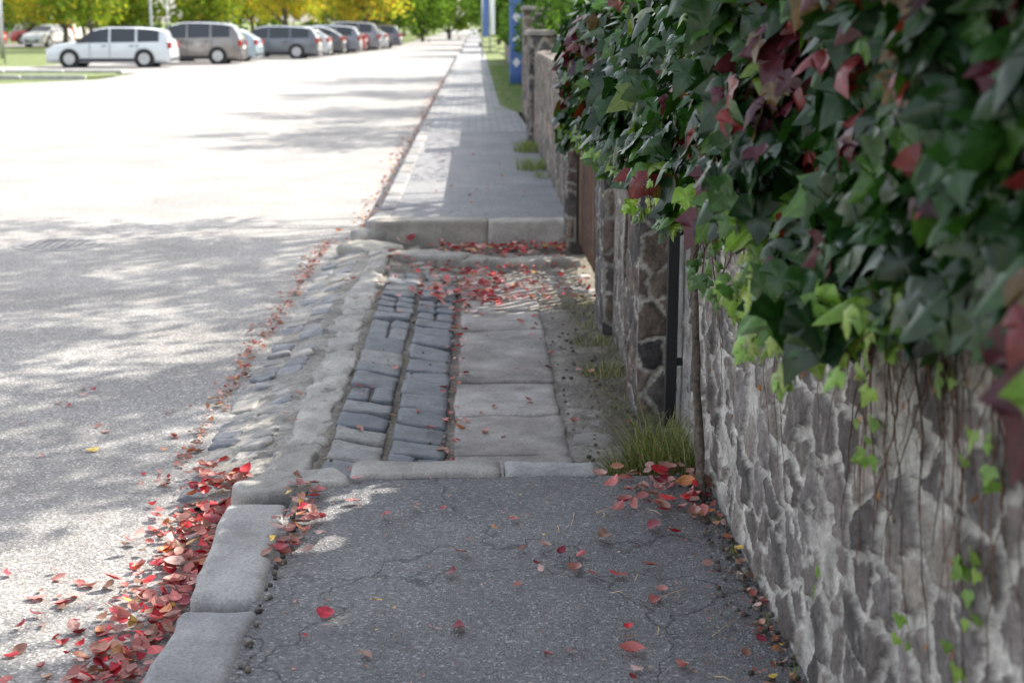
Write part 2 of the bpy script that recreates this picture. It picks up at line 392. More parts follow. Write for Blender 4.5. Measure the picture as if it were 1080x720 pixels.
# ---------------------------------------------------------------- stone walls
def panel(mb,O,U,V,Nn,w,h,res,cell,seed,pal,mortc,mw=.012,depth=.014,asp=1.,warp=.05,cover=0.,rel=1.):
    O,U,V,Nn=[np.array(a,float) for a in(O,U,V,Nn)]
    nu=max(2,int(w/res)+1);nv=max(2,int(h/res)+1)
    u,v=np.meshgrid(np.linspace(0,w,nu),np.linspace(0,h,nv))
    wx=u+warp*(fbm(u*6,v*6,seed+1)-.5)*2+.026*(fbm(u*28,v*28,seed+41)-.5);wy=v+warp*(fbm(u*6,v*6,seed+2)-.5)*2+.026*(fbm(u*28,v*28,seed+42)-.5)
    e,I=voro(wx/cell,wy/(cell*asp),seed,.98)
    e=e*cell
    mwv=mw*(.1+1.8*fbm(u*5,v*5,seed+4))
    st=sst(mwv,mwv+.007,e+.010*(fbm(u*60,v*60,seed+77,2)-.5))
    if cover>0:
        cv=sst(.66-cover*.25,.68-cover*.25+.02,fbm(u*9,v*7,seed+7,5)); st=st*(1-cv*.92)
    big=fbm(u*2.2,v*2.2,seed+8)
    hgt=rel*(depth*st*(.55+.5*sst(0,.03,e))*(.35+1.0*I)+.011*(fbm(u*22,v*22,seed+5)-.5)*(.5+st)+.012*(big-.5)+.006*(fbm(u*90,v*90,seed+6,2)-.5))
    fade=np.clip(np.minimum(np.minimum(u,w-u),np.minimum(v,h-v))/.03,0,1)
    hgt=hgt*fade
    P=O+u[...,None]*U+v[...,None]*V+hgt[...,None]*Nn
    pal=np.array(pal);ci=pal[(np.floor(I*7919)%len(pal)).astype(int)]
    ci=ci*(.65+.7*_h(np.floor(I*1e5),np.floor(I*313),seed))[...,None]
    ci=ci*(.40+1.2*fbm(u*17,v*17,seed+9,5))[...,None]
    mc=np.array(mortc)*(.55+.85*fbm(u*16,v*16,seed+10,5))[...,None]*(.85+.3*big)[...,None]
    col=mc*(1-st[...,None])+ci*st[...,None]
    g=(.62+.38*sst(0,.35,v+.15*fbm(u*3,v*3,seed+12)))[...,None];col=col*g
    i=np.arange((nv-1)*nu).reshape(nv-1,nu)[:,:-1].ravel()
    F=np.stack([i,i+1,i+nu+1,i+nu],1)
    if np.dot(np.cross(U,V),Nn)<0: F=F[:,::-1]
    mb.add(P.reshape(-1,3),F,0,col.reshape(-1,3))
PW=[(.185,.155,.143),(.225,.19,.172),(.15,.132,.125),(.26,.222,.195),(.20,.172,.165)]
MW=(.52,.485,.44)
PP=[(.10,.085,.08),(.14,.105,.09),(.075,.07,.07),(.17,.13,.105),(.12,.11,.11)]
MP=(.38,.35,.31)
def wallbox(name,x0,x1,y0,y1,z0,z1,res,cell,seed,pal,mort,mw,depth,cover=0,asp=1.,cap=None,ends=True,rel=1.):
    mb=MB()
    k=dict(res=res,cell=cell,seed=seed,pal=pal,mortc=mort,mw=mw,depth=depth,cover=cover,asp=asp,rel=rel)
    panel(mb,(x0,y0,z0),(0,1,0),(0,0,1),(-1,0,0),y1-y0,z1-z0,**k)
    k['seed']+=50;k['res']=res if ends else .1
    panel(mb,(x0,y0,z0),(1,0,0),(0,0,1),(0,-1,0),x1-x0,z1-z0,**k)
    k['res']=max(res*3,.03);k['seed']+=50
    panel(mb,(x0,y1,z0),(1,0,0),(0,0,1),(0,1,0),x1-x0,z1-z0,**k)
    panel(mb,(x1,y0,z0),(0,1,0),(0,0,1),(1,0,0),y1-y0,z1-z0,**k)
    panel(mb,(x0,y0,z1),(1,0,0),(0,1,0),(0,0,1),x1-x0,y1-y0,**k)
    if cap:
        rock(mb,((x0+x1)/2,(y0+y1)/2,z1+cap/2+.012),((x1-x0)/2+.035,(y1-y0)/2+.035,cap/2),.015,seed=seed,rough=.005,col=(.28,.26,.24),T=T9)
    return mb.build(name,[M_stone])
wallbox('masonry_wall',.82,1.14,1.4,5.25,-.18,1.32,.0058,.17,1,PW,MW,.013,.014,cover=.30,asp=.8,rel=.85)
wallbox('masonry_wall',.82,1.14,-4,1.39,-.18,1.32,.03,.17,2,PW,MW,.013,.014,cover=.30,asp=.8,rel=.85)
wallbox('masonry_wall',.885,1.14,5.26,6.14,-.2,1.30,.010,.16,3,PW,(.36,.34,.32),.018,.01,cover=.9)
wallbox('stone_pillar',.715,1.14,6.15,6.62,-.2,1.45,.008,.15,4,PP,MP,.007,.010,cap=.06)
wallbox('masonry_wall',.76,1.10,6.63,7.75,-.2,1.28,.011,.18,5,[(.19,.165,.15),(.23,.195,.17),(.14,.125,.115)],(.42,.39,.355),.010,.010,cover=.15,asp=.8,rel=.8)
wallbox('stone_pillar',.70,1.12,7.76,8.2,-.2,1.45,.011,.15,6,PP,MP,.009,.010,cap=.06)
wallbox('masonry_wall',.76,1.10,8.21,8.7,-.2,1.28,.014,.16,7,PW,(.38,.35,.32),.010,.012)
wallbox('stone_pillar',.70,1.10,10.9,11.3,-.2,1.45,.014,.15,8,PP,MP,.009,.012,cap=.06)
wallbox('masonry_wall',.76,1.08,11.31,18.4,-.1,1.22,.025,.18,9,[(.18,.145,.12),(.22,.175,.145),(.13,.115,.105)],(.34,.31,.28),.010,.012)
wallbox('stone_pillar',.68,1.10,18.41,18.9,-.1,1.40,.02,.16,10,PP,(.38,.34,.3),.012,.012,cap=.07)
wallbox('masonry_wall',.82,1.10,18.91,24.0,-.1,1.2,.04,.18,12,[(.18,.145,.12),(.22,.175,.145),(.13,.115,.105)],(.34,.31,.28),.010,.012)
wallbox('stone_pillar',.80,1.20,24.01,24.5,-.1,1.75,.03,.16,14,PP,(.38,.34,.3),.012,.012,cap=.07)
wallbox('masonry_wall',1.22,1.5,24.51,60,-.1,1.2,.12,.2,15,[(.20,.165,.14),(.25,.2,.165),(.15,.13,.12)],(.36,.33,.3),.012,.012)
M_iron=plain('black_iron',(.02,.021,.024),.5,.3)
mb=MB();box(mb,.815,.86,5.93,5.975,-.15,1.42);box(mb,.808,.867,5.923,5.982,1.42,1.44)
for z in(.15,1.1): box(mb,.86,.89,5.94,5.965,z,z+.03)
mb.build('iron_post',[M_iron],smooth=False)
M_wood=attrmat('weathered_wood',.8,35,(.6,1.35),.7,.005)
gate=bpy.data.objects.new('wooden_gate',None);scene.collection.objects.link(gate);gate.location=(.8,9.8,0)
mb=MB();y=8.78;i=0
while y<10.82:
    rock(mb,(0,y+.045-9.8,.56),(.011,.030,.62+random.uniform(-.008,.008)),.004,seed=i,rough=.002,col=random.choice([(.09,.05,.035),(.12,.068,.045),(.16,.095,.065),(.07,.045,.035)]),T=T4);y+=.105;i+=1
mb.build('slats',[M_wood],parent=gate)
mb=MB()
for z in(.12,.95): box(mb,.013,.055,-1.05,1.05,z,z+.07,col=(.06,.04,.03))
mb.build('rails',[M_wood],parent=gate,smooth=False)
mb=MB()
for yy in(-1.075,1.075): box(mb,-.03,.05,yy-.03,yy+.03,-.15,1.35,col=(.05,.035,.03))
mb.build('posts',[M_wood],parent=gate,smooth=False)

# ---------------------------------------------------------------- leaf scatter
def leaf_t(outline,folds=.28,droop=.18,ctr=(0,.38),rings=1,rip=0.):
    O=np.array(outline,float);c=np.array(ctr,float);n=len(O);P=[c]
    for r in range(1,rings+1): P+=list(c+(O-c)*(r/rings))
    P=np.array(P);D=P-c;a=np.arctan2(D[:,1],D[:,0]);q=np.hypot(D[:,0],D[:,1])
    Z=-folds*(np.sqrt(P[:,0]**2+.006)-.077)-droop*P[:,1]**2+.04+rip*np.sin(a*5+.6)*q**1.5
    F=[[0,1+i,1+(i+1)%n] for i in range(n)]
    for r in range(rings-1):
        o=1+r*n;o2=o+n
        for i in range(n):
            j=(i+1)%n;F.append([o+i,o2+i,o2+j]);F.append([o+i,o2+j,o+j])
    return np.column_stack([P,Z]),np.array(F),P
half=[(.18,-.12),(.36,-.12),(.47,.02),(.56,.14),(.66,.42),(.52,.41),(.38,.48),(.30,.60),(.20,.80),(0,1.08)]
out=[(0,0)]+half+[(-a,b) for a,b in half[:-1]][::-1]
IVY=leaf_t(out,.30,.20)
IVYH=[leaf_t(out,.34,.26,rings=2,rip=.10),leaf_t(out,.16,.30,rings=2,rip=-.13),leaf_t(out,.5,.12,rings=2,rip=.07)]
hf=[(.16,.10),(.27,.28),(.31,.48),(.26,.68),(.14,.87)]
FAL=leaf_t([(0,0)]+hf+[(0,1.0)]+[(-a,b) for a,b in hf][::-1],.35,.0,(0,.5),rings=2,rip=.12)
TRL=(np.array([(0,0,0),(.3,.45,-.06),(0,1,-.05),(-.3,.45,-.06)],float),np.array([[0,1,2],[0,2,3]]),None)
def frames(t,n):
    t=t/np.linalg.norm(t,axis=1,keepdims=True)
    n=n-(n*t).sum(1,keepdims=True)*t;n/=np.linalg.norm(n,axis=1,keepdims=True)
    x=np.cross(t,n);return np.stack([x,t,n],1)
def scatter(mb,T,pos,t,n,size,col,mat=0,curl=None):
    V,F,UV=T;K=len(pos);B=frames(t,n)
    L=np.tile(V,(K,1,1))
    if curl is not None: L[:,:,2]+=curl[:,None]*((L[:,:,1]-.5)**2-.1)+ (curl*.9)[:,None]*L[:,:,0]**2*2
    W=np.einsum('kij,kjl->kil',L*size[:,None,None],B)+pos[:,None,:]
    FF=(F[None]+(np.arange(K)*len(V))[:,None,None]).reshape(-1,3)
    mb.add(W.reshape(-1,3),FF,mat,np.repeat(col,len(V),0),None if UV is None else np.tile(UV,(K,1)))
def pick(pal,wt,K,jit=.25):
    pal=np.array(pal,float);wt=np.array(wt,float)/sum(wt)
    c=pal[R.choice(len(pal),K,p=wt)];return np.clip(c*(1+R.uniform(-jit,jit,(K,1))),0,1)

# ------------- ivy
tsn=np.array(ts)
def openray(P):   # made-up ivy gaps, cut along sun rays to drop light spots on the sidewalk
    keep=np.ones(len(P),bool)
    for tx,ty,r in((-.40,4.70,.085),(-.44,3.52,.10),(-.50,4.2,.06),(-.56,3.1,.09),(-.58,4.45,.07)):
        d=P-np.array([tx,ty,0.]);k=(d*tsn).sum(1,keepdims=True);keep&=np.linalg.norm(d-k*tsn,axis=1)>r+.04
    return keep
def zb(y): return np.interp(y,[0,1.8,2.2,2.8,4,6,10.4],[1.20,1.18,1.14,1.09,1.07,1.01,.90])
def zt(y): return np.interp(y,[0,2,4.6,5.6,10.4],[1.95,1.95,1.88,1.72,1.70])+.14*(fbm(y*1.3,y*0,77)-.5)
def xs(y,s,z):
    return .63+.20*(fbm(y*1.8,z*2.4,60)-.5)*2 +.09*(fbm(y*6,z*7,61)-.5)+.16*sst(.8,1,s)
mb=MB()
K=17500
y=R.uniform(.6,10.35,K);lay=R.rand(K)
drip=.26*(fbm(y*2.6,y*0,31,3)-.5)+.14*(fbm(y*9,y*0,33,2)-.5)
s=R.rand(K)
zbot=zb(y)+drip
z=zbot+(zt(y)-zbot)*s
x=xs(y,s,z)+lay*.20
tn=np.column_stack([-.40+.45*R.randn(K),.60*R.randn(K),-.95+.5*R.rand(K)])
nn=np.column_stack([-.80+.4*R.randn(K),-.25+.55*R.randn(K),.42+.45*R.randn(K)])
col=pick([(.014,.044,.010),(.023,.066,.013),(.010,.032,.010),(.05,.11,.018),(.06,.010,.016),(.15,.02,.018),(.14,.20,.035)],[34,28,24,7,2,.8,1.6],K,.3)
pm=fbm(y*2.0,z*2.5,90)+.10*(y<2.4)*(z>1.5)+.06*(y>6)*(z>1.35)
pz=(pm>.62)&(R.rand(K)<.42);col[pz]=pick([(.065,.010,.018),(.17,.02,.02),(.035,.016,.026),(.09,.055,.02)],[3,2,1.5,2],pz.sum())
low=(s<.10)&(R.rand(K)<.32);col[low]=pick([(.14,.25,.03),(.18,.27,.045),(.07,.15,.022)],[1,1,1],low.sum())
size=R.uniform(.042,.098,K)*(1+.25*(R.rand(K)<.15))
P=np.column_stack([x,y,z]);kp=openray(P)
near=(y<5.2)
g=R.randint(0,3,K)
for gi in range(3):
    m=near&(g==gi)&kp;scatter(mb,IVYH[gi],P[m],tn[m],nn[m],size[m],col[m],0,.35*R.randn(m.sum()))
m=~near&kp;scatter(mb,IVY,P[m],tn[m],nn[m],size[m]*1.1,col[m])
K=2800;y=R.uniform(.6,10.35,K);x=R.uniform(.7,1.25,K);z=zt(y)-.03+.07*R.randn(K);P=np.column_stack([x,y,z]);kp=openray(P)
scatter(mb,IVY,P[kp],(R.randn(K,3)*[1,1,.3]+[-.2,0,-.3])[kp],(np.array([0,0,1])+.35*R.randn(K,3))[kp],R.uniform(.06,.11,K)[kp],pick([(.03,.08,.016),(.05,.12,.02),(.10,.03,.03)],[5,4,1],K)[kp])
K=3200;y=R.uniform(.6,10.35,K);x=R.uniform(.80,1.3,K);z=R.uniform(1.2,1.7,K);P=np.column_stack([x,y,z]);kp=openray(P)
scatter(mb,IVY,P[kp],(R.randn(K,3)*.5+[.1,0,-1])[kp],(np.array([.9,0,.3])+.35*R.randn(K,3))[kp],R.uniform(.07,.12,K)[kp],pick([(.02,.05,.013),(.03,.075,.018)],[1,1],K)[kp])
def sprig(p0,length,n,yel,lean=(-.03,0),sz=(.035,.065)):
    pts=[];p=np.array(p0,float)
    for i in range(8):
        pts.append(tuple(p));p=p+np.array([lean[0]+.008*R.randn(),lean[1]+.014*R.randn(),-length/8])
    tube(mb,pts,[.0018]*8,5,1,(.16,.09,.05))
    P=np.array(pts);ii=R.randint(1,8,n);pos=P[ii]+.024*R.randn(n,3)
    pal=[(.22,.32,.06),(.17,.28,.05),(.26,.33,.09)] if yel else [(.04,.10,.016),(.07,.14,.02)]
    scatter(mb,IVYH[0],pos,np.column_stack([-.2+.4*R.randn(n),.5*R.randn(n),-1+.3*R.randn(n)]),np.column_stack([-.8+.3*R.randn(n),-.4+.3*R.randn(n),.3+.3*R.randn(n)]),R.uniform(*sz,n),pick(pal,[1]*len(pal),n))
for q in range(10): sprig((.64+.03*R.randn(),2.80+.13*R.randn(),1.12),.16,9,True,(-.004,0),(.03,.055))
for q in range(28):
    yy=R.uniform(2.0,9.8);sprig((float(xs(yy,0,1.0))+.04,yy,float(zb(yy))+.06),R.uniform(.10,.28),8,R.rand()<.45,(0,0),(.025,.048))
for (yy,zz,n) in((2.75,.80,6),(2.12,.93,7),(2.12,.78,5),(2.3,1.04,6),(3.1,.32,3),(3.05,.98,5),(3.9,.88,4),(2.45,.50,3),(4.5,.95,4),(2.2,.55,4),(2.14,.66,3),(3.4,.80,3)):
    pos=np.column_stack([np.full(n,.788)+.006*R.randn(n),yy+.03*R.randn(n),zz+.035*R.randn(n)])
    scatter(mb,IVY,pos,np.column_stack([-.2+.2*R.randn(n),.5*R.randn(n),-1+.4*R.randn(n)]),np.column_stack([-1+.2*R.randn(n),-.4+.3*R.randn(n),.2+.3*R.randn(n)]),R.uniform(.018,.038,n),pick([(.15,.26,.05),(.2,.3,.06),(.3,.1,.03)],[3,2,.8],n))
n=34;pos=np.column_stack([.790+.006*R.randn(n),R.uniform(2.1,5,n),R.uniform(.35,1.05,n)])
scatter(mb,IVY,pos,R.randn(n,3)*[.2,1,1],np.array([-1,0,0])+.3*R.randn(n,3),R.uniform(.010,.020,n),pick([(.36,.15,.04),(.28,.12,.04)],[1,1],n))
for q in range(56):
    yy=R.uniform(1.9,5.1) if q<28 else R.uniform(1.95,3);zz=R.uniform(1.0,1.2);pts=[];dy=R.uniform(-.5,.5)
    L=R.uniform(.15,.8)
    for i in range(14):
        pts.append((.803-.006*R.rand(),yy,zz));yy+=dy*L/14+.011*R.randn();zz-=L/14
    tube(mb,pts,list(np.linspace(.0022,.0008,14)*R.uniform(.6,1.3)),5,1,random.choice([(.22,.12,.08),(.13,.075,.055),(.26,.16,.11)]))
for (yy,r0) in((4.72,.016),(4.78,.010),(7.0,.012)):
    pts=[]
    for i in range(14):
        t=i/13;pts.append((.77-.02*math.sin(t*3),yy+.10*math.sin(t*4+yy)+.02*R.randn(),-.02+t*1.25))
    tube(mb,pts,list(np.linspace(r0,r0*.6,14)),7,1,(.20,.16,.13))
mb.build('ivy_vine',[M_ivy,M_bark])
mb=MB();M_wire=plain('fence_wire',(.12,.13,.12),.6,.5)
for i in range(6): tube(mb,[(.98,.2+i*2.0,1.25),(.98,.2+i*2.0,1.7)],[.02,.02],8)
for z in(1.42,1.55,1.68): tube(mb,[(.98,.2,z),(.98,10.2,z)],[.004,.004],5)
mb.build('wire_fence',[M_wire])

# ------------- fallen leaves
def zsurf(x,y):
    z=np.where(x<-.83,-.15,np.where(y<5.07,np.where(x<-.62,.012,.004),np.where(y<11.18,prof2(x,y)+.010,np.where(x<-.66,.058,.055))))
    z=np.where((x<-.83)&(x>-1.16)&(y>5.0)&(y<10.9),prof(x)+.012,z)
    return z
mb=MB()
RED=[(.46,.02,.03),(.33,.018,.035),(.52,.05,.055),(.22,.02,.035),(.43,.14,.13),(.50,.31,.28),(.50,.20,.08),(.62,.44,.10),(.22,.12,.08)]
def drop(x,y,size,wts,pile=0.,flat=.28):
    K=len(x);a=R.uniform(0,2*math.pi,K);z=zsurf(x,y)+.004+pile*R.rand(K)
    t=np.column_stack([np.cos(a),np.sin(a),flat*.6*R.randn(K)])
    n=np.column_stack([flat*R.randn(K),flat*R.randn(K),np.where(R.rand(K)<.55,1,-1)])
    cu=np.abs(R.randn(K))*.6*np.sign(n[:,2])
    z=z+size*.10+size*np.abs(t[:,2])*.5
    scatter(mb,FAL,np.column_stack([x,y,z]),t,n,size*R.uniform(.85,1.15,K),pick(RED,wts,K,.3),0,cu)
WR=[16,17,10,13,12,14,4,2,10];WM=[9,12,5,12,12,15,6,3,22];WO=[2,5,2,6,8,12,16,5,30]
K=760;y=2.6+2.55*R.rand(K)**1.15;x=-.87-np.abs(R.randn(K))*.07-.02*R.rand(K)-.18*sst(4.4,3.2,y)*R.rand(K)
drop(x,y,R.uniform(.026,.07,K),WR,.035,.42)
K=110;y=R.uniform(2.8,4.4,K);x=-1.05-np.abs(R.randn(K))*.14;drop(x,y,R.uniform(.025,.065,K),WM,.0,.3)
K=110;y=R.uniform(4.4,5.4,K);x=-1.0-np.abs(R.randn(K))*.06;drop(x,y,R.uniform(.03,.06,K),WM,.02,.4)
K=34;y=R.uniform(2.8,7,K);x=R.uniform(-2.2,-1.05,K);drop(x,y,R.uniform(.03,.065,K),WM)
K=30;y=R.uniform(3.0,4.85,K);x=R.uniform(-.6,.75,K);drop(x,y,R.uniform(.025,.07,K),WM)
K=24;y=R.uniform(3.1,4.3,K);x=.18+.22*R.randn(K);drop(x,y,R.uniform(.03,.075,K),WR)
K=60;y=R.uniform(4.05,4.8,K);x=-.585+.04*R.randn(K);drop(x,y,R.uniform(.03,.06,K),WM,.02,.4)
K=75;y=4.70+.16*R.randn(K);x=.66+.09*R.randn(K);x=np.minimum(x,.79);drop(x,y,R.uniform(.03,.07,K),WM,.03,.4)
K=70;y=R.uniform(2.5,4.7,K);x=.79-np.abs(R.randn(K))*.03;drop(x,y,R.uniform(.015,.04,K),WO,.01,.4)
K=90;y=R.uniform(5.2,9.4,K);x=-.11+.02*R.randn(K);drop(x,y,R.uniform(.025,.05,K),WM,.0,.4)
K=330;y=R.uniform(8.7,11.1,K);x=.05+.33*R.randn(K);x=np.clip(x,-.6,.74);drop(x,y,R.uniform(.035,.075,K),WR,.02,.4)
K=120;y=10.98+.1*R.randn(K);y=np.minimum(y,11.1);x=R.uniform(-.3,.72,K);drop(x,y,R.uniform(.035,.075,K),WR,.04,.4)
K=80;y=9.0+.35*R.randn(K);x=.02+.12*R.randn(K);drop(x,y,R.uniform(.04,.075,K),WR,.02,.4)
K=90;y=R.uniform(5.2,9.5,K);x=R.uniform(-.9,.7,K);drop(x,y,R.uniform(.02,.05,K),WM)
K=360;y=R.uniform(5.2,11.5,K);x=-1.17-np.abs(R.randn(K))*.05;drop(x,y,R.uniform(.02,.045,K),[.5,2,.5,4,6,12,16,5,40],.012,.4)
K=1000;y=11+34*R.rand(K)**1.2;x=-.86-np.abs(R.randn(K))*.12;drop(x,y,R.uniform(.025,.055,K),[.1,.5,.1,1,4,14,20,8,34],.012,.4)
K=25;y=R.uniform(11.5,18,K);x=R.uniform(-.6,.6,K);drop(x,y,R.uniform(.03,.06,K),WO)
K=420;y=R.uniform(2.8,4.9,K);x=R.uniform(-.6,.8,K);x=np.where(R.rand(K)<.5,.8-np.abs(R.randn(K))*.1,x);drop(x,y,R.uniform(.005,.014,K),WO)
for q in range(16):
    x0,y0=(R.uniform(.1,.78),R.uniform(3.0,4.8)) if q>2 else [(.30,4.35),(.50,3.75),(.62,3.5)][q]
    a=R.uniform(0,3.1);L=R.uniform(.03,.08) if q>2 else .14
    tube(mb,[(x0,y0,.006),(x0+L*.5*math.cos(a),y0+L*.5*math.sin(a),.012),(x0+L*math.cos(a+.06),y0+L*math.sin(a+.06),.007)],[.0012]*3,4,0,(.50,.40,.24))
mb.build('fallen_leaves',[M_fall])
mb=MB()
for q in range(800):
    if q<360: yy=R.uniform(2.3,4.95);xx=.81-abs(R.randn())*.05;zz=0.0
    elif q<460: yy=R.uniform(2.6,4.8);xx=-.612+abs(R.randn())*.014;zz=0.0
    else: yy=R.uniform(5.1,11);xx=R.uniform(.4,.8) if R.rand()<.6 else R.uniform(-.6,.7);zz=float(prof2(xx,yy))
    s=R.uniform(.003,.009);rock(mb,(xx,yy,zz+s*.4),(s,s*R.uniform(.7,1.3),s*.8),s*.5,rot=R.uniform(0,3),seed=q,rough=s*.2,freq=60,col=random.choice([(.2,.18,.16),(.30,.28,.25),(.13,.115,.10),(.24,.20,.16)]),T=T1)
mb.build('gravel_debris',[M_dirt])

# ------------- grass tufts
def tuft(name,spots,pal):
    mb=MB();V=[];F=[];C=[]
    for (cx,cy,cz,r,n,h) in spots:
        for i in range(n):
            a=R.uniform(0,6.28);rr=r*math.sqrt(R.rand());bx=cx+rr*math.cos(a);by=cy+rr*math.sin(a)
            d=np.array([math.cos(a),math.sin(a)])*R.uniform(.1,.9)+.35*R.randn(2);H=h*R.uniform(.4,1.1);w=R.uniform(.0012,.0028)
            s=np.array([-d[1],d[0]]);s=s/(np.linalg.norm(s)+1e-6)*w
            o=len(V)
            for k,(t,ww) in enumerate(((0,1),(.4,.9),(.75,.6),(1,.08))):
                px=bx+d[0]*H*t*t*.8;py=by+d[1]*H*t*t*.8;pz=cz+H*(t-.25*t*t)
                V.append((px-s[0]*ww,py-s[1]*ww,pz));V.append((px+s[0]*ww,py+s[1]*ww,pz))
            for k in range(3): F.append([o+2*k,o+2*k+1,o+2*k+3,o+2*k+2])
            c=pal[R.randint(len(pal))];g=R.uniform(.7,1.3);C+=[[v*g for v in c]]*8
    mb.add(V,F,0,np.array(C));mb.build(name,[M_grassb])
GP=[(.12,.18,.05),(.17,.22,.06),(.30,.27,.13),(.09,.13,.04),(.38,.33,.19),(.32,.29,.16)]
tuft('grass_tuft',[(.70,5.18,-.10,.12,640,.29),(.58,5.18,-.13,.10,260,.18),(.76,5.0,-.05,.06,180,.24)],GP)
sp=[(.68+.04*R.randn(),yy,-.14,.08,26,R.uniform(.04,.09)) for yy in np.arange(5.7,9.0,.16)]
sp+=[(.64,6.9,-.14,.12,140,.10),(.62,7.6,-.14,.10,90,.08)]
tuft('grass_tuft',sp,GP)
tuft('grass_tuft',[(.60,15.2,.05,.17,300,.20),(.66,14.4,.05,.08,70,.10),(.62,17.3,.05,.16,300,.20),(.66,18.1,.05,.1,100,.13)],[(.14,.22,.06),(.2,.28,.08),(.26,.3,.12),(.3,.28,.14)])
tuft('weed_sprouts',[(.79,yy,.0,.02,8,.05) for yy in (2.7,3.0,3.25,3.6,4.1,4.4)],GP)
sp=[(R.uniform(.5,1.15),R.uniform(25,50),.04,.3,30,.12) for q in range(110)]
tuft('grass_strip_blades',sp,[(.12,.22,.05),(.16,.28,.06)])

# ---------------------------------------------------------------- trees
def tree_mesh(name,H,cz,rx,rz,nl,ls,pal,wt,seed,clumps=60,tr=.16,spread=.42):
    rs=np.random.RandomState(seed);mb=MB()
    top=cz+rz*.5
    pts=[(0.05*rs.randn()*i*.5,0.05*rs.randn()*i*.5,-.3+(top+.3)*i/7) for i in range(8)]
    tube(mb,pts,list(np.linspace(tr,tr*.25,8)),10,1,(.13,.11,.09))
    C=[]
    for i in range(clumps):
        d=rs.randn(3);d/=np.linalg.norm(d);r=rs.rand()**.45
        C.append([d[0]*rx*r,d[1]*rx*r,cz+d[2]*rz*r])
    C=np.array(C)
    for i in range(min(clumps,34)):
        c=C[i];h=min(max(.8,c[2]-rs.uniform(.6,1.6)),top);k=min(7,max(0,int((h+.3)/(top+.3)*7)))
        b=np.array(pts[k]);m=(b+c)/2+np.array([0,0,.25*rs.randn()-.1]);
        r0=tr*.38*(1-k/10)
        tube(mb,[b,b*.55+m*.45,m*.4+c*.6,c],[r0,r0*.7,r0*.4,r0*.12],6,1,(.13,.11,.09))
    w=rs.uniform(.5,1.5,clumps);w/=w.sum();ci=rs.choice(clumps,nl,p=w)
    shade=rs.uniform(.65,1.3,clumps)
    pos=C[ci]+rs.randn(nl,3)*[spread,spread,spread*.75]
    pal=np.array(pal);col=pal[rs.choice(len(pal),nl,p=np.array(wt)/sum(wt))]*shade[ci][:,None]*rs.uniform(.75,1.25,(nl,1))
    scatter(mb,TRL,pos,rs.randn(nl,3)+[0,0,-.4],rs.randn(nl,3)+[0,0,.7],rs.uniform(.6,1.3,nl)*ls,np.clip(col,0,1))
    return mb.build(name,[M_tree,M_bark])
def inst(o,name,loc,rot,sc):
    n=bpy.data.objects.new(name,o.data);scene.collection.objects.link(n);n.location=loc;n.rotation_euler=(0,0,rot);n.scale=sc;return n
GPAL=[(.05,.10,.025),(.08,.14,.03),(.13,.18,.04)]
t1=tree_mesh('garden_tree',9,6.2,2.7,2.0,6200,.15,GPAL,[3,3,1],3,44,.15,.25);t1.location=(3.2,10.6,0)
inst(t1,'garden_tree',(3.0,15.4,0),2.1,(.95,.95,1.0))
inst(t1,'garden_tree',(3.3,6.2,0),4.0,(.85,.85,.95))
inst(t1,'garden_tree',(2.6,26,0),1.1,(.85,.85,.75))
inst(t1,'garden_tree',(2.5,32,0),3.1,(.95,.95,.8))
inst(t1,'garden_tree',(2.7,38.5,0),5.1,(1.0,1.0,.8))
inst(t1,'garden_tree',(2.9,47.5,0),.4,(1.1,1.1,.85))
mb=MB();K=9000;y=15.5+44*R.rand(K)**1.2;x=R.uniform(.95,2.0,K);z=R.uniform(.9,2.0,K)+.4*(fbm(y*.7,x,5)-.5)
scatter(mb,TRL,np.column_stack([x+.15*(fbm(y*1.5,z*2,9)-.5),y,z]),R.randn(K,3)+[0,0,-.3],R.randn(K,3)+[-.6,0,.5],R.uniform(.08,.16,K),pick([(.035,.07,.02),(.06,.11,.03),(.02,.04,.015)],[2,2,1],K))
for i in range(22): tube(mb,[(1.45,15.7+i*2,-.1),(1.5,15.8+i*2,.8),(1.4,15.7+i*2,1.6)],[.04,.03,.01],6,1,(.1,.08,.06))
mb.build('garden_hedge',[M_tree,M_bark])
YP=[(.46,.36,.05),(.32,.32,.06),(.20,.27,.05),(.5,.3,.05)]
a1=tree_mesh('autumn_tree',8,4.6,3.2,3.0,4200,.34,YP,[3,3,2,1],21,52,.2,.5);a1.location=(-13.5,104,-.15)
a2=tree_mesh('autumn_tree',7,4.2,2.8,2.7,4000,.34,[(.22,.30,.05),(.15,.22,.04),(.36,.34,.06)],[3,2,2],22,48,.18,.5);a2.location=(-18.5,98,-.15)
g3=tree_mesh('street_tree',7,4.0,2.8,2.8,4000,.34,[(.08,.14,.03),(.12,.19,.04),(.05,.09,.02)],[3,2,2],23,48,.18,.5);g3.location=(-6.5,112,-.15)
k=0
for (x,y,o) in((-23,95,1),(-28,100,0),(-33,110,1),(-22.5,86,1),(-17,112,0),(-9.5,118,2),(-4.5,125,2),(-2.5,140,2),(-11.5,125,0),(-38,118,2),(-44,112,1),(-29,120,2),(-48,128,0),(2.5,135,2),(1.8,110,2),(2.8,90,2),(2.6,75,2),(-7.5,100,0),(-36,135,0),(-24,130,1),(-5.8,150,2),(3,160,2),(-8,165,0)):
    s=[a1,a2,g3][o];inst(s,['autumn_tree','autumn_tree','street_tree'][o],(x,y,-.15),k*1.3,(1+.1*math.sin(k*3),)*2+(1+.12*math.sin(k*5)-.08,));k+=1
mb=MB();K=9000;x=R.uniform(-160,120,K);y=R.uniform(172,190,K);z=R.uniform(0,1,K)**.8*(7+5*fbm(x*.08,x*0,4))
